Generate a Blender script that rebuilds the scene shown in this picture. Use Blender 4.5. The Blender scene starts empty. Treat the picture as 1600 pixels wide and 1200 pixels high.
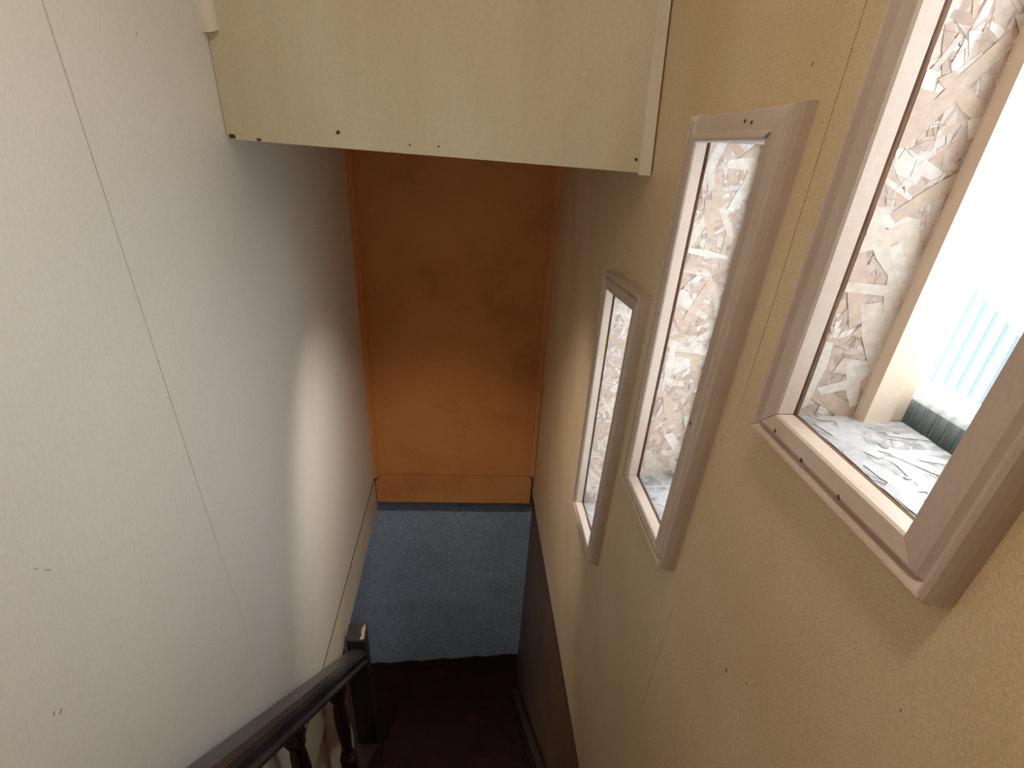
import bpy, bmesh, math, random
from mathutils import Vector, Matrix
from mathutils.geometry import tessellate_polygon

S = bpy.context.scene
C = S.collection
EYE = 4.56                      # eye height above the lower floor; geometry below is written relative to the eye

# ------------------------------------------------------------------ camera
cam_d = bpy.data.cameras.new('camera')
cam_d.sensor_width = 36.0
cam_d.lens = 27.0
cam_d.clip_start = 0.02
cam = bpy.data.objects.new('camera', cam_d)
C.objects.link(cam)
# rows = world axes in image axes (right, down, forward)
RX = (0.99835505, 0.01958626, 0.05388488)
RY = (-0.0296458, -0.62809957, 0.77756804)
RZ = (0.04907471, -0.77788644, -0.62648572)
cam.matrix_world = Matrix((
    (RX[0], -RX[1], -RX[2], 0.0),
    (RY[0], -RY[1], -RY[2], 0.0),
    (RZ[0], -RZ[1], -RZ[2], EYE),
    (0, 0, 0, 1)))
S.camera = cam

# ------------------------------------------------------------------ world: even overcast daylight
w = bpy.data.worlds.new('overcast_sky')
S.world = w
w.use_nodes = True
bg = w.node_tree.nodes['Background']
bg.inputs[0].default_value = (0.95, 0.975, 1.0, 1)
bg.inputs[1].default_value = 6.3

S.view_settings.view_transform = 'Standard'
S.view_settings.look = 'None'
S.view_settings.gamma = 1.0
S.view_settings.use_curve_mapping = False
S.view_settings.exposure = 0.0
S.cycles.max_bounces = 24
S.cycles.diffuse_bounces = 16
LAMP_POWER = 6.2
LAMP_POS = (-0.02, 0.22, 0.80)
LAMP_COL = (1.0, 0.90, 0.76)
FILL_POWER = 100.0
FILL_COL = (1.0, 0.90, 0.80)
FILL_POS = (0.05, 1.54, -0.53)
FILL_ANGLE = 62
FILL_AIM = (-0.33, 2.05, -3.9)

# ------------------------------------------------------------------ helpers
def gp(o):
    v = Vector((0, 0, 0))
    while o is not None:
        v += o.location
        o = o.parent
    return v

def empty(name, loc, parent=None):
    o = bpy.data.objects.new(name, None)
    o.empty_display_size = 0.05
    C.objects.link(o)
    o.location = Vector((loc[0], loc[1], loc[2] + EYE))
    return o

def build(name, verts, faces, mat, parent=None, smooth=False, bevel=0.0, colors=None):
    """verts are eye-relative; faces index them. One mesh object."""
    vs = [Vector((v[0], v[1], v[2] + EYE)) for v in verts]
    if parent is not None:
        org = gp(parent)
        loc = Vector((0, 0, 0))
    else:
        xs = [v.x for v in vs]; ys = [v.y for v in vs]; zs = [v.z for v in vs]
        org = Vector(((min(xs)+max(xs))/2, (min(ys)+max(ys))/2, min(zs)))
        loc = org
    me = bpy.data.meshes.new(name)
    me.from_pydata([tuple(v - org) for v in vs], [], faces)
    bm = bmesh.new(); bm.from_mesh(me)
    if colors is None:
        bmesh.ops.recalc_face_normals(bm, faces=bm.faces)
    if bevel > 0:
        es = [e for e in bm.edges if len(e.link_faces) == 2 and e.calc_face_angle(0) > 0.6]
        bmesh.ops.bevel(bm, geom=es, offset=bevel, segments=2, affect='EDGES', clamp_overlap=True)
    bm.to_mesh(me); bm.free()
    if colors is not None:
        at = me.color_attributes.new('tone', 'FLOAT_COLOR', 'CORNER')
        i = 0
        for p, col in zip(me.polygons, colors):
            for li in p.loop_indices:
                at.data[li].color = (col[0], col[1], col[2], 1)
    if smooth:
        for p in me.polygons: p.use_smooth = True
    me.materials.append(mat)
    o = bpy.data.objects.new(name, me)
    C.objects.link(o)
    o.location = loc
    if parent is not None: o.parent = parent
    return o

def box_g(x0, x1, y0, y1, z0, z1):
    v = [(x, y, z) for z in (z0, z1) for y in (y0, y1) for x in (x0, x1)]
    f = [(0, 2, 3, 1), (4, 5, 7, 6), (0, 1, 5, 4), (2, 6, 7, 3), (0, 4, 6, 2), (1, 3, 7, 5)]
    return v, f

def box(name, x0, x1, y0, y1, z0, z1, mat, parent=None, bevel=0.0):
    return build(name, *box_g(x0, x1, y0, y1, z0, z1), mat, parent, bevel=bevel)

def slab_x(name, outer, holes, x0, x1, mat, parent=None, bevel=0.0):
    """prism of a (y,z) polygon with holes, between x0 and x1"""
    loops = [list(outer)] + [list(h) for h in holes]
    flat = [p for l in loops for p in l]
    tris = tessellate_polygon([[Vector((p[0], p[1], 0)) for p in l] for l in loops])
    n = len(flat)
    v = [(x0, p[0], p[1]) for p in flat] + [(x1, p[0], p[1]) for p in flat]
    f = [tuple(t) for t in tris] + [tuple(i + n for i in reversed(t)) for t in tris]
    k = 0
    for l in loops:
        m = len(l)
        for i in range(m):
            a, b = k + i, k + (i + 1) % m
            f.append((a, b, b + n, a + n))
        k += m
    return build(name, v, f, mat, parent, bevel=bevel)

def prism(section, axis_pts):
    """loft a closed section list along axis_pts: list of functions/offset frames"""
    v = []; f = []
    m = len(section)
    for fr in axis_pts:
        v += [fr(s) for s in section]
    for k in range(len(axis_pts) - 1):
        for i in range(m):
            a = k*m + i; b = k*m + (i+1) % m
            f.append((a, b, b + m, a + m))
    f.append(tuple(range(m-1, -1, -1)))
    f.append(tuple(range((len(axis_pts)-1)*m, len(axis_pts)*m)))
    return v, f

def tag(o, label=None, cat=None, group=None, kind=None):
    if label: o['label'] = label
    if cat: o['category'] = cat
    if group: o['group'] = group
    if kind: o['kind'] = kind
    return o

def copy_part(o, off, parent):
    c = o.copy(); C.objects.link(c)
    c.parent = parent
    c.location = o.location + Vector(off)
    return c

# ------------------------------------------------------------------ materials
def mat_new(name):
    m = bpy.data.materials.new(name); m.use_nodes = True
    nt = m.node_tree
    return m, nt, nt.nodes['Principled BSDF']

def N(nt, t, **kw):
    n = nt.nodes.new(t)
    for k, v in kw.items(): setattr(n, k, v)
    return n

def paint(name, base, second, amount=0.5, scale=2.0, stretch=(1, 1, 1), rough=0.5, bump=0.05, bscale=220,
          spot=None, spot_lo=0.72, spot_scale=5.0, grain=0.0, spec=0.35, spot_w=0.08):
    m, nt, b = mat_new(name)
    tc = N(nt, 'ShaderNodeTexCoord')
    geo = N(nt, 'ShaderNodeNewGeometry')
    mp = N(nt, 'ShaderNodeMapping'); mp.inputs['Scale'].default_value = stretch
    nt.links.new(geo.outputs['Position'], mp.inputs[0])
    no = N(nt, 'ShaderNodeTexNoise'); no.inputs['Scale'].default_value = scale; no.inputs['Detail'].default_value = 6
    nt.links.new(mp.outputs[0], no.inputs['Vector'])
    rp = N(nt, 'ShaderNodeMapRange'); rp.inputs[1].default_value = 0.35; rp.inputs[2].default_value = 0.68; rp.inputs[4].default_value = amount
    nt.links.new(no.outputs['Fac'], rp.inputs[0])
    mx = N(nt, 'ShaderNodeMix', data_type='RGBA')
    mx.inputs[6].default_value = (*base, 1); mx.inputs[7].default_value = (*second, 1)
    nt.links.new(rp.outputs[0], mx.inputs[0])
    out = mx.outputs[2]
    if spot:
        n2 = N(nt, 'ShaderNodeTexNoise'); n2.inputs['Scale'].default_value = spot_scale; n2.inputs['Detail'].default_value = 8; n2.inputs['Roughness'].default_value = 0.65
        nt.links.new(geo.outputs['Position'], n2.inputs['Vector'])
        r2 = N(nt, 'ShaderNodeMapRange'); r2.inputs[1].default_value = spot_lo; r2.inputs[2].default_value = spot_lo + spot_w; r2.inputs[4].default_value = 0.7
        nt.links.new(n2.outputs['Fac'], r2.inputs[0])
        m2 = N(nt, 'ShaderNodeMix', data_type='RGBA'); m2.inputs[7].default_value = (*spot, 1)
        nt.links.new(r2.outputs[0], m2.inputs[0]); nt.links.new(out, m2.inputs[6]); out = m2.outputs[2]
    n3 = N(nt, 'ShaderNodeTexNoise'); n3.inputs['Scale'].default_value = bscale; n3.inputs['Detail'].default_value = 3
    nt.links.new(geo.outputs['Position'], n3.inputs['Vector'])
    if grain > 0:
        r3 = N(nt, 'ShaderNodeMapRange'); r3.inputs[1].default_value = 0.3; r3.inputs[2].default_value = 0.7
        r3.inputs[3].default_value = 1 - grain; r3.inputs[4].default_value = 1 + grain
        nt.links.new(n3.outputs['Fac'], r3.inputs[0])
        mg = N(nt, 'ShaderNodeMix', data_type='RGBA', blend_type='MULTIPLY'); mg.inputs[0].default_value = 1
        nt.links.new(out, mg.inputs[6]); nt.links.new(r3.outputs[0], mg.inputs[7]); out = mg.outputs[2]
    nt.links.new(out, b.inputs['Base Color'])
    bp = N(nt, 'ShaderNodeBump'); bp.inputs['Strength'].default_value = bump; bp.inputs['Distance'].default_value = 0.002
    nt.links.new(n3.outputs['Fac'], bp.inputs['Height']); nt.links.new(bp.outputs[0], b.inputs['Normal'])
    b.inputs['Roughness'].default_value = rough
    b.inputs['Specular IOR Level'].default_value = spec
    return m

M = {}
M['left'] = paint('cream_grey_paint', (0.775, 0.75, 0.69), (0.72, 0.70, 0.645), 0.7, 1.7, rough=0.45, bump=0.10, bscale=160, spot=(0.5, 0.46, 0.40), spot_lo=0.74, spot_scale=9, grain=0.03)
M['right'] = paint('tan_cream_paint', (0.72, 0.57, 0.37), (0.63, 0.46, 0.265), 0.8, 3.0, rough=0.42, bump=0.22, bscale=420, spot=(0.46, 0.31, 0.15), spot_lo=0.68, spot_scale=22, grain=0.12)
M['fascia'] = paint('yellowed_board_paint', (0.69, 0.635, 0.475), (0.60, 0.51, 0.33), 1.0, 7.0, stretch=(1, 1, 0.14), rough=0.4, bump=0.08, bscale=150, spot=(0.62, 0.58, 0.45), spot_lo=0.66, spot_scale=6, grain=0.03)
M['batten'] = paint('pale_batten_paint', (0.78, 0.73, 0.62), (0.68, 0.61, 0.48), 0.7, 12, rough=0.45, bump=0.1)
M['far'] = paint('ochre_brown_paint', (0.72, 0.33, 0.115), (0.64, 0.26, 0.08), 0.8, 2.6, rough=0.5, bump=0.12, spot=(0.44, 0.18, 0.065), spot_lo=0.54, spot_scale=2.6, grain=0.08, spot_w=0.22)
M['dado'] = paint('brown_lower_paint', (0.20, 0.115, 0.065), (0.13, 0.075, 0.045), 0.8, 4, rough=0.5, bump=0.15, grain=0.05)
M['blue'] = paint('slate_blue_paint', (0.37, 0.45, 0.545), (0.29, 0.355, 0.43), 0.8, 5, rough=0.6, bump=0.3, bscale=95, spot=(0.18, 0.22, 0.26), spot_lo=0.58, spot_scale=14, grain=0.22, spot_w=0.12)
M['dirty'] = paint('soiled_cream_paint', (0.62, 0.50, 0.39), (0.50, 0.38, 0.28), 0.8, 5, rough=0.55, bump=0.15)
M['core'] = paint('dark_gap_timber', (0.10, 0.06, 0.03), (0.05, 0.03, 0.02), 0.8, 30, rough=0.8)
M['gap'] = paint('black_open_joint', (0.012, 0.009, 0.007), (0.02, 0.014, 0.01), 0.8, 30, rough=0.9, spec=0.0)
M['casing'] = paint('taupe_casing_paint', (0.59, 0.49, 0.425), (0.52, 0.41, 0.34), 0.8, 9, rough=0.38, bump=0.10, bscale=180, spot=(0.36, 0.22, 0.14), spot_lo=0.68, spot_scale=18, grain=0.04)
M['post'] = paint('bare_pine_post', (0.72, 0.60, 0.49), (0.62, 0.48, 0.37), 0.8, 16, stretch=(1, 1, 0.08), rough=0.6, bump=0.08)
M['stair'] = paint('oxblood_stair_paint', (0.020, 0.006, 0.007), (0.011, 0.004, 0.004), 0.8, 8, rough=0.85, bump=0.1, spec=0.08)
M['string'] = paint('dark_string_paint', (0.030, 0.018, 0.016), (0.05, 0.03, 0.022), 0.8, 8, rough=0.55, spec=0.25)
M['rail'] = paint('black_worn_varnish', (0.020, 0.019, 0.022), (0.05, 0.045, 0.042), 0.9, 14, stretch=(1, .3, .3), rough=0.33, bump=0.25, bscale=90, spot=(0.16, 0.15, 0.13), spot_lo=0.70, spot_scale=20, spec=0.55)
M['baluster'] = paint('dark_brown_varnish', (0.035, 0.014, 0.012), (0.02, 0.009, 0.008), 0.8, 14, rough=0.4, bump=0.1)
M['bare'] = paint('worn_bare_wood', (0.40, 0.29, 0.19), (0.22, 0.14, 0.09), 0.8, 60, rough=0.6)
M['nail'] = paint('rusty_nail', (0.10, 0.05, 0.03), (0.05, 0.03, 0.02), 0.8, 50, rough=0.6)
M['screw'] = paint('zinc_screw', (0.35, 0.33, 0.30), (0.2, 0.18, 0.16), 0.8, 50, rough=0.4)
M['endgrain'] = paint('raw_end_grain', (0.36, 0.18, 0.09), (0.25, 0.12, 0.06), 0.8, 60, rough=0.8)
M['ceil'] = paint('ceiling_paint', (0.72, 0.68, 0.58), (0.66, 0.61, 0.50), 0.6, 2, rough=0.6)
M['floor'] = paint('brown_floor_boards', (0.16, 0.08, 0.05), (0.10, 0.05, 0.03), 0.8, 6, rough=0.5)
M['ledge'] = paint('grey_green_ledge', (0.10, 0.125, 0.12), (0.075, 0.095, 0.09), 0.8, 10, rough=0.6)
M['ledgelit'] = paint('painted_sunlit_ledge', (0.85, 0.87, 0.86), (0.75, 0.78, 0.78), 0.6, 10, rough=0.5)  # sunlight on the ledge top, put into the colour as white
M['outside'] = paint('pale_blue_cladding', (0.17, 0.28, 0.335), (0.14, 0.25, 0.31), 0.6, 3, rough=0.6)

# oriented strand board: tone of each strand comes from the strand itself
m, nt, b = mat_new('strand_board')
vc = N(nt, 'ShaderNodeVertexColor'); vc.layer_name = 'tone'
geo = N(nt, 'ShaderNodeNewGeometry')
no = N(nt, 'ShaderNodeTexNoise'); no.inputs['Scale'].default_value = 120; no.inputs['Detail'].default_value = 4
nt.links.new(geo.outputs['Position'], no.inputs['Vector'])
mr = N(nt, 'ShaderNodeMapRange'); mr.inputs[1].default_value = 0.3; mr.inputs[2].default_value = 0.7; mr.inputs[3].default_value = 0.86; mr.inputs[4].default_value = 1.08
nt.links.new(no.outputs['Fac'], mr.inputs[0])
mg = N(nt, 'ShaderNodeMix', data_type='RGBA', blend_type='MULTIPLY'); mg.inputs[0].default_value = 1
nt.links.new(vc.outputs[0], mg.inputs[6]); nt.links.new(mr.outputs[0], mg.inputs[7])
nt.links.new(mg.outputs[2], b.inputs['Base Color']); b.inputs['Roughness'].default_value = 0.6
M['strand'] = m
M['osb'] = paint('strand_board_core', (0.58, 0.42, 0.32), (0.42, 0.28, 0.20), 0.8, 40, rough=0.7)

# corrugated translucent sheet
m, nt, b = mat_new('corrugated_polycarbonate')
nt.nodes.remove(b)
outn = nt.nodes['Material Output']
tr = N(nt, 'ShaderNodeBsdfTransparent'); tr.inputs[0].default_value = (0.93, 0.97, 0.98, 1)
tl = N(nt, 'ShaderNodeBsdfTranslucent'); tl.inputs[0].default_value = (0.88, 0.95, 0.97, 1)
gl = N(nt, 'ShaderNodeBsdfGlossy'); gl.inputs['Roughness'].default_value = 0.15
m1 = N(nt, 'ShaderNodeMixShader'); m1.inputs[0].default_value = 0.10
geo = N(nt, 'ShaderNodeNewGeometry'); sx = N(nt, 'ShaderNodeSeparateXYZ')
nt.links.new(geo.outputs['Position'], sx.inputs[0])
rb = N(nt, 'ShaderNodeMapRange'); rb.inputs[1].default_value = 0.4213; rb.inputs[2].default_value = 0.4277; rb.inputs[3].default_value = 0.04; rb.inputs[4].default_value = 0.30
nt.links.new(sx.outputs['X'], rb.inputs[0]); nt.links.new(rb.outputs[0], m1.inputs[0])
nt.links.new(tr.outputs[0], m1.inputs[1]); nt.links.new(tl.outputs[0], m1.inputs[2])
m2 = N(nt, 'ShaderNodeMixShader'); m2.inputs[0].default_value = 0.05
nt.links.new(m1.outputs[0], m2.inputs[1]); nt.links.new(gl.outputs[0], m2.inputs[2])
nt.links.new(m2.outputs[0], outn.inputs['Surface'])
M['sheet'] = m

m, nt, b = mat_new('lamp_diffuser')
b.inputs['Base Color'].default_value = (0.9, 0.88, 0.8, 1)
b.inputs['Emission Color'].default_value = (*LAMP_COL, 1); b.inputs['Emission Strength'].default_value = 4.0
M['diffuser'] = m
M['lampbody'] = paint('white_lamp_metal', (0.8, 0.8, 0.78), (0.75, 0.75, 0.72), 0.5, 5, rough=0.4)

# ------------------------------------------------------------------ the shell
XL, XR = -0.458, 0.316          # faces of the two side walls
TOP, FLU, FLL = 0.86, -1.60, -4.56
YB, YF, YB2 = -2.0, 2.65, 2.72  # near wall, far wall, lower far wall (set back)

tag(box('ceiling', -1.5, 0.42, YB - .1, 2.95, TOP, TOP + .1, M['ceil']), kind='structure')
tag(box('floor_upper', -0.6, 0.335, YB, 0.13, FLU - .22, FLU, M['floor']), kind='structure')
tag(box('floor', -1.5, 0.42, -0.1, 2.95, FLL - .1, FLL, M['stair']), kind='structure')
tag(box('wall_near', -0.6, 0.42, YB - .1, YB, FLL, TOP, M['left']), kind='structure')

# left wall: core, two cladding panels, sloping board along the bottom
wl = slab_x('wall_left', [(YB, TOP), (2.83, TOP), (2.83, -3.0), (1.705, -2.66), (1.705, FLL), (YB, FLL)], [], -0.56, -0.473, M['dirty'])
tag(wl, kind='structure')
def crack(y): return -2.296 - 0.34*(y - 1.378)
seamL = [(0.889, TOP), (0.896, -0.2), (0.907, -0.55), (0.919, -0.93), (0.935, -1.32), (0.945, -1.56), (0.949, -1.64), (0.964, -2.10)]
gapL = [0.0019, 0.0018, 0.0010, 0.0009, 0.0004, 0.0, 0.0, 0.0]
slab_x('panel', [(YB, TOP), (YB, FLU), (0.13, FLU), (0.13, crack(.13))] + [(0.97, crack(.97))] +
       [(p[0] - g, p[1]) for p, g in list(zip(seamL, gapL))[::-1]], [], -0.474, XL, M['left'], wl)
slab_x('panel', [(p[0] + g, p[1]) for p, g in zip(seamL, gapL)] + [(0.97, crack(.97)), (2.65, crack(2.65)), (2.65, TOP)], [], -0.474, XL, M['left'], wl)
box('joint_backing', -0.4733, -0.4715, 0.86, 0.99, -2.16, TOP, M['core'], wl)
sb = slab_x('skirting_board', [(0.13, crack(.13) - .008), (2.65, crack(2.65) - .014), (2.65, crack(2.65) - .232), (0.13, crack(.13) - .245)], [], -0.474, XL - .0008, M['batten'], wl)
slab_x('joint_strip', [(0.13, crack(.13) - .0003), (2.65, crack(2.65) - .0003), (2.65, crack(2.65) - .0138), (0.13, crack(.13) - .0078)], [], -0.4735, XL - .0004, M['gap'], wl)
# right wall: core with window holes, cladding panels
WIN = [  # outer corners and inner corners of each casing in (y, z): far-bottom, near-bottom, near-top, far-top
    dict(o=[(0.596, -0.530), (0.288, -0.411), (0.277, 0.315), (0.598, 0.190)],
         i=[(0.558, -0.481), (0.338, -0.397), (0.328, 0.262), (0.560, 0.170)]),
    dict(o=[(1.038, -1.061), (0.727, -0.947), (0.706, -0.226), (1.041, -0.359)],
         i=[(1.010, -1.029), (0.789, -0.946), (0.769, -0.290), (1.013, -0.387)]),
    dict(o=[(1.470, -1.606), (1.163, -1.496), (1.140, -0.714), (1.488, -0.866)],
         i=[(1.450, -1.585), (1.226, -1.502), (1.197, -0.783), (1.462, -0.902)]),
]
def lerp(a, b, t): return (a[0] + (b[0]-a[0])*t, a[1] + (b[1]-a[1])*t)
def offset_poly(P, d):
    n = len(P); out = []
    for k in range(n):
        a, b_, c = Vector(P[k-1]), Vector(P[k]), Vector(P[(k+1) % n])
        e1 = (b_-a).normalized(); e2 = (c-b_).normalized()
        n1 = Vector((e1.y, -e1.x)); n2 = Vector((e2.y, -e2.x))
        cen = sum((Vector(p) for p in P), Vector((0, 0)))/n
        if n1.dot(b_-cen) < 0: n1 = -n1
        if n2.dot(b_-cen) < 0: n2 = -n2
        bis = (n1+n2); bis = bis/(1 + n1.dot(n2))
        q = b_ + bis*d
        out.append((q.x, q.y))
    return out
for wd in WIN: wd['h'] = offset_poly(wd['i'], 0.0165)
def rbot(y): return -2.743 - 0.415*(y - 2.482)
wr = slab_x('wall_right', [(YB, TOP), (2.95, TOP), (2.95, FLL), (YB, FLL)], [wd['h'] for wd in WIN], 0.335, 0.42, M['dado'])
tag(wr, kind='structure')
seamR = [(0.676, TOP), (0.6735, -0.13), (0.6735, -0.47), (0.677, -0.62), (0.689, -0.97), (0.691, -1.02), (0.698, -1.29), (0.699, -1.32), (0.704, -1.7)]
gapR = [0.0015, 0.0014, 0.0011, 0.0, 0.0, 0.0005, 0.0008, 0.0, 0.0]
slab_x('panel', [(YB, TOP), (YB, FLU), (0.13, FLU), (0.13, rbot(.13)), (0.712, rbot(.712))] +
       [(p[0]-g, p[1]) for p, g in list(zip(seamR, gapR))[::-1]], [WIN[0]['h']], XR, 0.3355, M['right'], wr)
slab_x('panel', [(p[0]+g, p[1]) for p, g in zip(seamR, gapR)] + [(0.712, rbot(.712)), (2.62, rbot(2.62)), (2.648, -2.735), (2.648, TOP)],
       [WIN[1]['h'], WIN[2]['h']], XR, 0.3355, M['right'], wr)

box('joint_backing', 0.3338, 0.3352, 0.662, 0.716, -1.72, TOP, M['core'], wr)
# far wall: solid above, panel + lower board with an open joint, corner mouldings
wf = box('wall_far', -0.56, 0.40, YF + .012, 2.95, -2.910, TOP, M['core'])
tag(wf, kind='structure')
box('panel', XL, XR + .004, YF, YF + .0125, -2.7135, TOP, M['far'], wf)
box('lower_board', XL + .002, XR - .004, YF + .003, YF + .0125, -2.915, -2.7175, M['far'], wf)
def moulding(name, cx, cy, sx, r, z0, z1, mat, parent):
    sec = [(0, 0)] + [(sx*r*math.cos(a), -r*math.sin(a)) for a in [k*math.pi/2/6 for k in range(7)]]
    v, f = prism(sec, [lambda s, z=z: (cx + s[0], cy + s[1], z) for z in (z0, z1)])
    return build(name, v, f, mat, parent)
moulding('corner_moulding', XL, YF, 1, 0.024, crack(2.63) - .0, -0.5, M['far'], wf)
moulding('corner_moulding', XR, YF, -1, 0.022, -2.70, -0.5, M['far'], wf)
wb = box('wall_lower_far', -1.5, 0.336, YB2, 2.95, FLL, -2.9105, M['blue'])
tag(wb, kind='structure')
v = []
NB = 40
for yy in (YB2 - .006, YB2 + .004):
    for j in range(NB + 1):
        x = -1.39 + (0.3345 + 1.39)*j/NB
        zt = -4.505 + .115*max(-0.3, (x + .6)/.93) + .006*math.sin(x*31) + .004*math.sin(x*83 + 1)
        v += [(x, yy, FLL + .001), (x, yy, max(zt, FLL + .01))]
f = []
o2 = 2*(NB + 1)
for j in range(NB):
    a = 2*j
    f += [(a, a+2, a+3, a+1), (o2+a+1, o2+a+3, o2+a+2, o2+a), (a+1, a+3, o2+a+3, o2+a+1), (a+2, a, o2+a, o2+a+2)]
f += [(0, 1, o2+1, o2), (o2-1, o2-2, 2*o2-2, 2*o2-1)]
tag(build('baseboard_far', v, f, M['string']), kind='structure')
tag(box('wall_lower_left', -1.5, -1.4, 1.6, YB2, FLL, -2.6, M['blue']), kind='structure')
tag(box('wall_lower_near', -1.4, -0.56, 1.6, 1.705, FLL, -2.6, M['blue']), kind='structure')
tag(box('ceiling_lower', -1.5, -0.56, 1.6, 2.95, -2.62, -2.5, M['ceil']), kind='structure')

# ------------------------------------------------------------------ bulkhead over the stairs: warped fascia board with battens
bh = box('wall_bulkhead', -0.474, 0.336, 1.46, YF + .02, -0.53, TOP, M['dado'])
tag(bh, kind='structure')
rows = [(-0.560, 1.402, 1.298), (-0.42, 1.402, 1.330), (-0.285, 1.402, 1.360), (-0.1, 1.402, 1.385), (0.3, 1.402, 1.40), (TOP, 1.402, 1.402)]
def row_y(z):
    for (z0, _, a0), (z1, _, a1) in zip(rows, rows[1:]):
        if z <= z1: return a0 + (a1 - a0)*(z - z0)/(z1 - z0)
    return rows[-1][2]
v = []; f = []
NC, NZ = 12, 24
for j in range(NZ + 1):
    z = -0.560 + (TOP + 0.560)*(j/NZ)**1.5
    for i in range(NC + 1):
        t = i/NC
        v.append((XL + .001 + (XR - XL - .0045)*t, 1.402 + (row_y(z) - 1.402)*t, z + .006*t - .002 if j < NZ else TOP))
nf = len(v)
v += [(p[0], 1.461, p[2]) for p in v]
W_ = NC + 1
for j in range(NZ):
    for i in range(NC):
        q = (j*W_ + i, j*W_ + i + 1, (j+1)*W_ + i + 1, (j+1)*W_ + i)
        f.append(q); f.append(tuple(nf + c for c in reversed(q)))
for i in range(NC):
    f.append((i + 1, i, nf + i, nf + i + 1)); t_ = NZ*W_ + i; f.append((t_, t_ + 1, nf + t_ + 1, nf + t_))
for j in range(NZ):
    a = j*W_; f.append((a, a + W_, nf + a + W_, nf + a)); a += NC; f.append((a + W_, a, nf + a, nf + a + W_))
build('fascia_board', v, f, M['fascia'], bh, smooth=False)
v = []; f = []
for z, yl, yr in rows:
    e = (z + 0.56)*0.012
    x1 = XR - .0030; x0 = x1 - 0.021
    v += [(x0, yr + .002 - .008, z + .003), (x1, yr - .007, z + .003), (x1, yr + .02, z + .003), (x0, yr + .02, z + .003)]
for k in range(len(rows) - 1):
    for i in range(4):
        a = 4*k + i; b_ = 4*k + (i+1) % 4
        f.append((a, b_, b_+4, a+4))
f += [(3, 2, 1, 0), tuple(range(4*len(rows)-4, 4*len(rows)))]
build('edge_batten', v, f, M['batten'], bh)
sec = [(0, 0)] + [(0.021*math.cos(a), -0.021*math.sin(a)) for a in [k*math.pi/2/8 for k in range(9)]]
v, f = prism(sec, [lambda s, z=z: (XL + s[0], 1.402 + s[1], z) for z in (-0.372, TOP)])
qr = build('corner_moulding', v, f, M['batten'], bh)
v, f = prism(sec, [lambda s, z=z: (XL + s[0]*.99, 1.402 + s[1]*.99, z) for z in (-0.3735, -0.3721)])
build('cut_end', v, f, M['endgrain'], qr)

def disc(name, c, nrm, r, depth, mat, parent, seg=8):
    n = Vector(nrm).normalized()
    t = n.orthogonal().normalized(); u = n.cross(t)
    v = []; f = []
    for d in (-0.002, depth):
        for k in range(seg):
            a = 2*math.pi*k/seg
            v.append(tuple(Vector(c) + n*d + (t*math.cos(a) + u*math.sin(a))*r))
    for k in range(seg):
        f.append((k, (k+1) % seg, seg + (k+1) % seg, seg + k))
    f += [tuple(range(seg-1, -1, -1)), tuple(range(seg, 2*seg))]
    return build(name, v, f, mat, parent)
def fy(x):
    t = (x - XL)/(XR - XL)
    return 1.402 + (1.302 - 1.402)*t
for x, z, r in [(-0.248, -0.531, .0033), (-0.118, -0.543, .0016), (-0.066, -0.541, .0015), (0.286, -0.534, .0025)]:
    disc('nail', (x, fy(x) - .001, z), (0, -1, 0), r, 0.0010, M['nail'], bh)

# ------------------------------------------------------------------ windows
PROF = [(0.00, 0.000), (0.00, 0.0150), (0.05, 0.0175), (0.12, 0.0180), (0.48, 0.0205), (0.58, 0.0190), (0.66, 0.0145), (0.72, 0.0140),
        (0.76, 0.0175), (0.81, 0.0215), (0.88, 0.0225), (0.94, 0.0205), (0.975, 0.0160), (1.00, 0.0105), (1.00, 0.000)]
PROF_FLAT = [(0.00, 0.000), (0.00, 0.0140), (0.04, 0.0185), (0.12, 0.0215), (0.22, 0.0205), (0.30, 0.0165), (0.36, 0.0160), (0.60, 0.0150), (0.85, 0.0125), (0.95, 0.0090), (1.00, 0.0040), (1.00, 0.000)]
random.seed(11)
def clip(poly, x0, x1, y0, y1):
    def cut(P, ax, val, keep_gt):
        out = []
        for k in range(len(P)):
            a, b_ = P[k-1], P[k]
            ia = (a[ax] >= val) if keep_gt else (a[ax] <= val)
            ib = (b_[ax] >= val) if keep_gt else (b_[ax] <= val)
            if ia != ib:
                t = (val - a[ax])/(b_[ax] - a[ax])
                out.append((a[0] + (b_[0]-a[0])*t, a[1] + (b_[1]-a[1])*t))
            if ib: out.append(b_)
        return out
    for ax, val, g in ((0, x0, True), (0, x1, False), (1, y0, True), (1, y1, False)):
        if len(poly) < 3: return []
        poly = cut(poly, ax, val, g)
    return poly if len(poly) >= 3 else []

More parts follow.
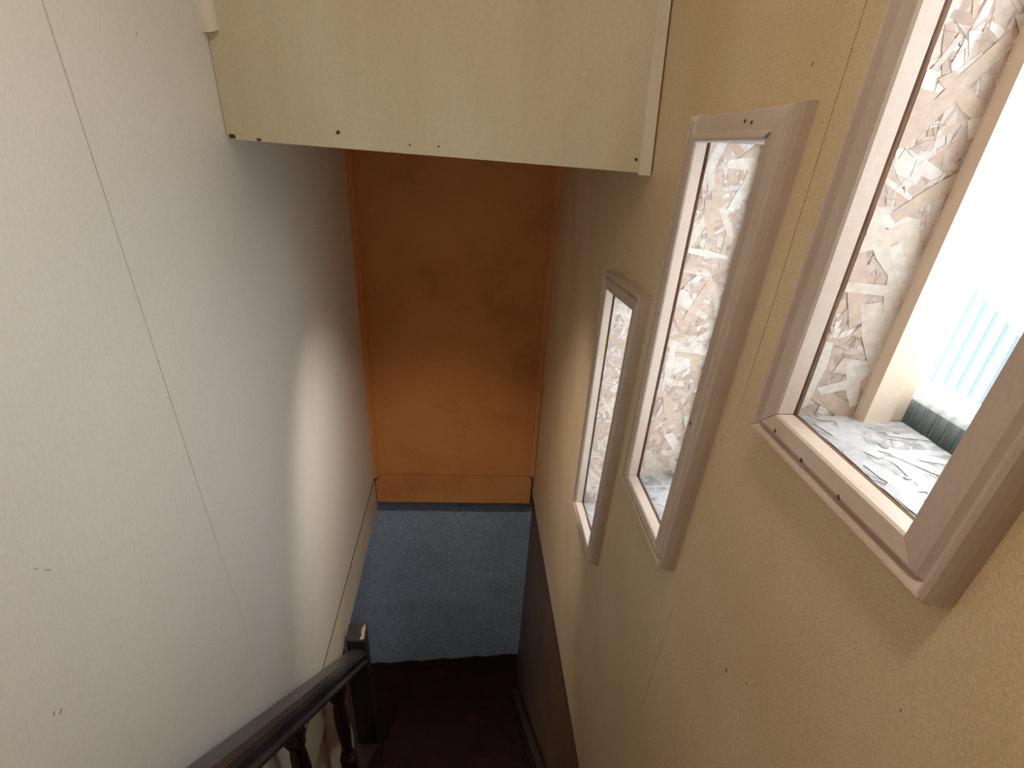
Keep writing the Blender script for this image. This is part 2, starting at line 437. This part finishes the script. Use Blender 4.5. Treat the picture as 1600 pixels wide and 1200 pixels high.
def strands(L, D, sill=False):
    """2-D strand polygons covering a board of length L (s) and depth D (x): list of (poly, lift, tone)"""
    res = []
    area = L*D
    def flake(cs, cd, ln, wd, ang, lift, tone):
        ca, sa = math.cos(ang), math.sin(ang)
        pts = [(-ln/2, -wd/2*random.uniform(.5, 1)), (ln*random.uniform(-.1, .2), -wd/2), (ln/2, -wd/2*random.uniform(.3, 1)), (ln/2*random.uniform(.85, 1.0), wd/2*random.uniform(.3, 1)),
               (ln*random.uniform(-.2, .1), wd/2), (-ln/2*random.uniform(.85, 1), wd/2*random.uniform(.5, 1))]
        P = clip([(cs + p[0]*ca - p[1]*sa, cd + p[0]*sa + p[1]*ca) for p in pts], 0, L, 0, D)
        if P: res.append((P, lift, tone))
    tones = [(.49, .385, .33), (.55, .445, .39), (.58, .50, .455), (.44, .325, .26), (.64, .575, .54), (.52, .395, .32)]
    if sill: tones = [(.36, .36, .37), (.40, .41, .42), (.32, .31, .31), (.44, .45, .47)]
    n = int(area*16000)
    for k in range(n):
        t = random.choice(tones); j = random.uniform(.93, 1.07)
        flake(random.uniform(0, L), random.uniform(0, D), random.uniform(.022, .075), random.uniform(.004, .014),
              random.gauss(0, .75) if random.random() < .6 else random.uniform(0, math.pi), 0.0004 + 0.0010*k/n, tuple(c*j for c in t))
    for k in range(int(area*7500)):   # thin dark crevices and splinters between strands
        t = random.choice([(.40, .30, .26), (.31, .23, .20), (.42, .33, .28), (.38, .30, .26)])
        flake(random.uniform(0, L), random.uniform(0, D), random.uniform(.006, .022), random.uniform(.0004, .0012), random.gauss(0, .8), 0.00145 + 1e-7*k, t)
    for k in range(int(area*900)):     # pale top strands
        t = random.choice([(.48, .49, .51), (.43, .43, .44)] if sill else [(.64, .58, .53), (.60, .52, .45), (.52, .40, .32)])
        flake(random.uniform(0, L), random.uniform(0, D), random.uniform(.045, .10), random.uniform(.010, .020), random.gauss(.3, .9), 0.0017 + 4e-6*k, t)
    return res

X_IN, X_OUT = 0.3215, 0.42
NAILS = [[('b', .12, .42), ('b', .36, .5), ('b', .62, .5), ('f', .04, .4)], [('t', .30, .55), ('t', .38, .6), ('t', .38, .25), ('n', .40, .3)], [('n', .55, .9), ('b', .02, .8)]]
for k, wd in enumerate(WIN):
    o_, i_ = wd['o'], wd['i']
    root = empty('window_%d' % (k+1), (XR, (o_[0][0]+o_[1][0])/2, o_[0][1]))
    tag(root, kind='structure')
    # mitred casing, one mesh per member: bottom, near, top, far
    names = 'bntf'
    for e in range(4):
        A, B = e, (e+1) % 4
        def pt(corner, other, t, h, gap=0.0006):
            p = lerp(i_[corner], o_[corner], t)
            q = lerp(i_[other], o_[other], t)
            d = (Vector(q)-Vector(p)).normalized()*gap
            return (XR - h, p[0]+d.x, p[1]+d.y)
        pr = PROF_FLAT if (k == 1 and e == 2) else PROF
        n = len(pr)
        v = [pt(A, B, t, h) for t, h in pr] + [pt(B, A, t, h) for t, h in pr]
        f = [(j, (j+1) % n, n + (j+1) % n, n + j) for j in range(n)] + [tuple(range(n-1, -1, -1)), tuple(range(n, 2*n))]
        cs = build('casing', v, f, M['casing'], root)
        for nm, s, t in NAILS[k]:
            if nm == names[e]:
                p = lerp(lerp(i_[A], o_[A], t), lerp(i_[B], o_[B], t), s)
                disc('nail', (XR - (.0150 if pr is PROF_FLAT else .0195), p[0], p[1]), (-1, 0, 0), .0021, .0012, M['nail'], cs)
    # reveal boards of strand board
    inn = offset_poly(i_, 0.002); outp = offset_poly(i_, 0.0155)
    bn = ['sill_board', 'jamb_board', 'head_board', 'jamb_board']
    cen = Vector((sum(p[0] for p in i_)/4, sum(p[1] for p in i_)/4))
    for e in range(4):
        A, B = e, (e+1) % 4
        P, Q = Vector(inn[A]), Vector(inn[B]); P2, Q2 = Vector(outp[A]), Vector(outp[B])
        v = [(x, p.x, p.y) for x in (X_IN, X_OUT) for p in (P, Q, Q2, P2)]
        f = [(0, 1, 2, 3), (7, 6, 5, 4), (0, 4, 5, 1), (1, 5, 6, 2), (2, 6, 7, 3), (3, 7, 4, 0)]
        bd = build(bn[e], v, f, M['osb'], root)
        d = (Q-P); L = d.length; d.normalize()
        nrm = Vector((-d.y, d.x))
        if nrm.dot(cen - P) < 0: nrm = -nrm
        D = X_OUT - X_IN - .001
        v = []; f = []; cols = []
        for poly, lift, tone in strands(L, D, e == 0):
            b0 = len(v)
            for s, dd in poly:
                q = P + d*s + nrm*lift
                v.append((X_IN + dd, q.x, q.y))
            f.append(tuple(range(b0, len(v)))); cols.append(tone)
        st = build('strands', v, f, M['strand'], bd, colors=cols)
        st['kind'] = 'stuff'
        if e in (0, 3):
            for s, dd in ([(.35, .045), (.62, .03), (.2, .075)] if e == 0 else [(.25, .06), (.93, .065), (.6, .07)]):
                q = P + d*(L*s)
                disc('screw', (X_IN + dd, q.x + nrm.x*.0014, q.y + nrm.y*.0014), (0, nrm.x, nrm.y), .0032, .0012, M['screw'], bd, 10)
    # glazing posts and stop beads at both sides, between sill and head
    for A, B, sg in ((0, 3, -1), (1, 2, 1)):
        lo, hi = Vector(inn[A]), Vector(inn[B])
        for nm, x0, x1, wdt in (('glazing_post', .377 if k == 0 else .396, .402 if k == 0 else .408, .0200), ('stop_bead', .4025 if k == 0 else .4085, .4195, .0120)):
            sl = (Vector(inn[1]) - Vector(inn[0])); sl = sl/abs(sl.x)*(1 if True else 1)
            dirn = sl if sg < 0 else -sl
            sh = (Vector(inn[2]) - Vector(inn[3])); sh = sh/abs(sh.x); dirh = sh if sg < 0 else -sh
            l2 = lo + dirn*wdt; h2 = hi + dirh*wdt
            ins = Vector((0, .0016))
            q = [lo + ins + dirn*.0012, l2 + ins, h2 - ins, hi - ins + dirh*.0012]
            v = [(x, p.x, p.y) for x in (x0, x1) for p in q]
            f = [(0, 1, 2, 3), (7, 6, 5, 4), (0, 4, 5, 1), (1, 5, 6, 2), (2, 6, 7, 3), (3, 7, 4, 0)]
            po = build(nm, v, f, M['post'], root)
    # corrugated sheet outside the opening
    outer = offset_poly(i_, 0.03)
    n = 150
    v = []; f = []
    for j in range(n + 1):
        t = j/n
        a = lerp(outer[0], outer[1], t); c_ = lerp(outer[3], outer[2], t)
        x = 0.4245 + 0.0032*math.sin(a[0]*2*math.pi/0.0165)
        v += [(x, a[0], a[1]), (x, c_[0], c_[1])]
    f = [(2*j, 2*j+1, 2*j+3, 2*j+2) for j in range(n)]
    build('corrugated_sheet', v, f, M['sheet'], root, smooth=True)
    # weathered ledge under the sheet outside, its sunlit top painted as a white strip
    lo0, lo1 = Vector(i_[0]), Vector(i_[1])
    e0 = lo0 + (lo0 - lo1)*.15; e1 = lo1 + (lo1 - lo0)*.15
    up = Vector((0, 1))
    for nm, x0, x1, h0, h1, mt in (('outer_ledge', .430, .470, -.06, .022, 'ledge'), ('sunlit_ledge_strip', .429, .474, .0221, .030, 'ledgelit')):
        q = [e0 + up*h0, e1 + up*h0, e1 + up*h1, e0 + up*h1]
        v = [(x, p.x, p.y) for x in (x0, x1) for p in q]
        f = [(0, 1, 2, 3), (7, 6, 5, 4), (0, 4, 5, 1), (1, 5, 6, 2), (2, 6, 7, 3), (3, 7, 4, 0)]
        build(nm, v, f, M[mt], root)
    # sky portal: helps the renderer sample the daylight entering here
    ld = bpy.data.lights.new('window_daylight', 'AREA')
    ld.shape = 'RECTANGLE'; ld.size = .80; ld.size_y = .40
    ld.cycles.is_portal = True
    lo = bpy.data.objects.new('window_daylight', ld); C.objects.link(lo)
    lo.location = (.49, cen.x, cen.y + EYE)
    lo.rotation_euler = (0, math.radians(90), 0)

# house opposite, low and pale blue, glimpsed through the sheet
nb = empty('neighbour_wall', (1.75, 2.0, FLL))
tag(nb, 'pale blue clad wall outside, glimpsed through the corrugated window sheet', 'wall')
for j in range(23):
    yy = -1.0 + .3*j
    box('cladding_board', 1.75, 1.80, yy, yy + .2985, FLL, -1.34, M['outside'], nb)

# ------------------------------------------------------------------ stairs
NR = 12; RISE = (FLU - FLL)/NR; GO = 0.200; Y0 = 0.15
stairs = empty('staircase', (-0.07, Y0 + NR*GO/2, FLL))
tag(stairs, 'steep dark oxblood wooden staircase descending between the two walls', 'stairs')
tread0 = riser0 = None
for k in range(NR):
    yk = Y0 + GO*k; zk = FLU - RISE*k
    if k == 0:
        riser0 = box('riser', -0.3715, 0.285, yk - .012, yk, zk - RISE, zk - .03, M['stair'], stairs)
        nose = box('nosing', -0.3715, 0.285, yk - .018, yk + .02, zk - .03, zk, M['stair'], stairs, bevel=.006)
    else:
        copy_part(riser0, (0, GO*k, -RISE*k), stairs)
    if k < NR - 1:
        if tread0 is None:
            tread0 = box('tread', -0.3715, 0.285, yk - .01, yk + GO + .02, zk - RISE - .03, zk - RISE, M['stair'], stairs, bevel=.006)
        else:
            copy_part(tread0, (0, GO*k, -RISE*k), stairs)
sl = RISE/GO
def nz(y): return FLU - sl*(y - Y0)
for x0, x1, ye in ((-0.4575, -0.3725, 1.628), (0.286, 0.3155, 2.50)):
    slab_x('stringer', [(0.172, nz(.172) + .09), (ye, nz(ye) + .09), (ye, max(FLL + .002, nz(ye) - .3)), (min(ye, 2.30) - .001, max(FLL + .002, nz(ye) - .3)), (0.172, nz(.172) - .30)], [], x0, x1, M['string'], stairs)

# ------------------------------------------------------------------ handrail with newels and turned balusters
hr = empty('handrail', (-0.408, 1.0, nz(1.67)))
tag(hr, 'black worn wooden handrail with newel post and turned balusters along the pale wall', 'handrail')
RS = 1.29
def rz(y): return -2.605 + RS*(1.632 - y)      # top of the rail
prof = [(-.034, -.062), (.034, -.062), (.036, -.052), (.029, -.044), (.031, -.034), (.034, -.020), (.030, -.008), (.018, -.001), (0, 0),
        (-.018, -.001), (-.030, -.008), (-.034, -.020), (-.031, -.034), (-.029, -.044), (-.036, -.052)]
cs = 1/math.sqrt(1 + RS*RS)
ln = Vector((0, -cs, RS*cs)); nn = Vector((0, RS*cs, cs))
y_a, y_b = 1.632, 0.17
frames = []
for yy in (y_a, y_b):
    def fr(s, yy=yy):
        # section offset along the rail's normal, then slide along the rail to a vertical cut at yy
        base = Vector((-0.408 + s[0], yy, rz(yy))) + nn*s[1]
        t = (base.y - yy)/cs
        p = base + ln*t
        return tuple(p)
    frames.append(fr)
v, f = prism(prof, frames)
rail = build('rail', v, f, M['rail'], hr, smooth=False)

def newel(y0, y1, ztop, zbot):
    x0, x1 = -0.442, -0.374
    nw = box('newel_post', x0, x1, y0, y1, zbot, ztop, M['rail'], hr, bevel=.004)
    return nw
nw = newel(1.630, 1.705, -2.548, nz(1.67) - .42)
# worn patch of bare wood on the cap's stair-side corner
pts = [(-.383, 1.700), (-.3765, 1.695), (-.3765, 1.640), (-.384, 1.634), (-.392, 1.638), (-.386, 1.655), (-.391, 1.668), (-.388, 1.685)]
v = [(x, y, -2.5479) for x, y in pts] + [(x, y, -2.5472) for x, y in pts]
n = len(pts)
build('worn_patch', v, [tuple(range(n-1, -1, -1)), tuple(range(n, 2*n))] + [(j, (j+1) % n, n+(j+1) % n, n+j) for j in range(n)], M['bare'], nw)
newel(0.095, 0.170, rz(.17) + .06, FLU)

bal_prof = [(0.00, .026, 0), (0.10, .026, 0), (0.11, .021, 1), (0.125, .026, 1), (0.14, .022, 1), (0.17, .019, 1), (0.22, .022, 1), (0.30, .0245, 1), (0.42, .023, 1), (0.54, .019, 1),
            (0.60, .018, 1), (0.615, .023, 1), (0.63, .019, 1), (0.645, .026, 0), (0.92, .026, 0)]
def baluster(y, proto=None):
    ztop = rz(y) - .085
    seg = 16
    v = []; f = []
    hgt = ztop - (nz(y) + .065)
    for s, r, rd in bal_prof:
        for j in range(seg):
            a = 2*math.pi*(j + .5)/seg
            ca, sa = math.cos(a), math.sin(a)
            if not rd:
                m_ = max(abs(ca), abs(sa)); ca /= m_; sa /= m_
            zz = ztop - s/.92*hgt
            if s == 0.0: zz = ztop - RS*(r*sa)   # scribed to the slope of the rail
            v.append((-0.408 + r*ca, y + r*sa, zz))
    m_ = len(bal_prof)
    for k in range(m_ - 1):
        for j in range(seg):
            f.append((k*seg + j, k*seg + (j+1) % seg, (k+1)*seg + (j+1) % seg, (k+1)*seg + j))
    f += [tuple(range(seg)), tuple(range((m_-1)*seg, m_*seg))]
    return build('baluster', v, f, M['baluster'], hr)
for y in (0.50, 0.92, 1.31):
    baluster(y)

# ------------------------------------------------------------------ ceiling lamp above the top of the stairs
lx, ly, lz = LAMP_POS
lamp = empty('ceiling_lamp', (lx, ly, TOP))
tag(lamp, 'round white ceiling lamp above the top of the stairs', 'lamp')
def lathe(name, prof, c, mat, parent, seg=32):
    v = []; f = []
    for r, z in prof:
        for j in range(seg):
            a = 2*math.pi*j/seg
            v.append((c[0] + r*math.cos(a), c[1] + r*math.sin(a), c[2] + z))
    for k in range(len(prof) - 1):
        for j in range(seg):
            f.append((k*seg+j, k*seg+(j+1) % seg, (k+1)*seg+(j+1) % seg, (k+1)*seg+j))
    f += [tuple(range(seg)), tuple(range((len(prof)-1)*seg, len(prof)*seg))]
    return build(name, v, f, mat, parent, smooth=False)
lathe('lamp_base', [(.10, 0), (.10, -.015), (.085, -.02)], (lx, ly, TOP), M['lampbody'], lamp)
lathe('lamp_diffuser', [(.085, -.0201), (.08, -.035), (.06, -.045), (.02, -.05)], (lx, ly, TOP), M['diffuser'], lamp)
ld = bpy.data.lights.new('lamp_light', 'AREA'); ld.shape = 'DISK'; ld.size = 0.16; ld.energy = LAMP_POWER; ld.color = LAMP_COL
lo = bpy.data.objects.new('lamp_light', ld); C.objects.link(lo)
lo.parent = lamp; lo.location = (0, 0, -.055)

# fill light added out of view behind the fascia to brighten the lower flight
dx, dy, dz = FILL_POS
dl = empty('added_fill_light', FILL_POS)
tag(dl, 'added unseen fill light in the soffit behind the fascia board', 'lamp')
lathe('fill_ring', [(.046, -.0005), (.046, -.004), (.036, -.006), (.034, -.0005)], FILL_POS, M['lampbody'], dl)
ld = bpy.data.lights.new('fill_beam', 'SPOT'); ld.energy = FILL_POWER; ld.color = FILL_COL
ld.spot_size = math.radians(FILL_ANGLE); ld.spot_blend = 1.0; ld.shadow_soft_size = 0.035
lo = bpy.data.objects.new('fill_beam', ld); C.objects.link(lo)
lo.parent = dl; lo.location = (0, 0, -.012)
lo.rotation_euler = (Vector(FILL_AIM) - Vector(FILL_POS)).to_track_quat('-Z', 'Y').to_euler()

# small chips, scuffs and scratches in the paint of the two side walls
def chip(wall, x, sgn, y, z, ly, lz, lean, mat):
    pts = []
    n = 7
    for j in range(n):
        a = 2*math.pi*j/n
        q = random.uniform(.7, 1.15)
        py, pz = ly/2*math.cos(a)*q, lz/2*math.sin(a)*q
        pts.append((y + py + lean*pz, z + pz))
    v = [(x - sgn*.002, p[0], p[1]) for p in pts] + [(x + sgn*.0003, p[0], p[1]) for p in pts]
    f = [tuple(range(n-1, -1, -1)), tuple(range(n, 2*n))] + [(j, (j+1) % n, n+(j+1) % n, n+j) for j in range(n)]
    build('paint_chip', v, f, mat, wall)
M['chip'] = paint('exposed_undercoat', (0.34, 0.20, 0.10), (0.24, 0.13, 0.07), 0.8, 60, rough=0.7)
M['scuff'] = paint('grey_scuff', (0.46, 0.43, 0.40), (0.38, 0.35, 0.32), 0.8, 60, rough=0.6)
for y, z, a, b_, l in [(0.498, -0.839, .005, .010, .3), (0.451, -0.788, .004, .005, 0), (0.276, -0.519, .002, .004, .2), (0.697, -0.645, .005, .004, 0), (0.742, -0.684, .003, .004, 0), (0.744, -0.205, .004, .006, -.6)]:
    chip(wr, XR, -1, y, z, a, b_, l, M['chip'])
for y, z, a, b_, l in [(1.114, -0.306, .004, .006, 0), (0.46, -0.862, .008, .006, .5), (0.452, -0.85, .004, .008, .2), (0.541, -0.71, .0025, .012, -.7), (0.527, -0.690, .002, .008, -.7), (0.941, -1.606, .002, .035, .1), (0.828, -1.497, .0015, .022, -.9), (0.913, -0.707, .004, .004, 0)]:
    chip(wl, XL, 1, y, z, a, b_, l, M['scuff'])
# chipped corners of the fascia and dark open joints in the far corner
chip(bh, XR - .0035, -1, 1.30, -0.548, .010, .008, 0, M['nail'])
for x, z, w_, h_ in [(-0.446, -0.556, .012, .008), (-0.396, -0.558, .010, .005)]:
    yv = fy(x)
    v, f = box_g(x - w_/2, x + w_/2, yv - .0006, yv + .004, z - h_/2, z + h_/2)
    build('chipped_edge', v, f, M['nail'], bh)
box('open_joint', XR - .0032, XR - .0008, YF - .004, YF + .004, -2.90, -2.66, M['gap'], wf)
box('open_joint', XR - .0010, XR + .0002, YF - .060, YF - .052, -2.74, -2.10, M['gap'], wf)
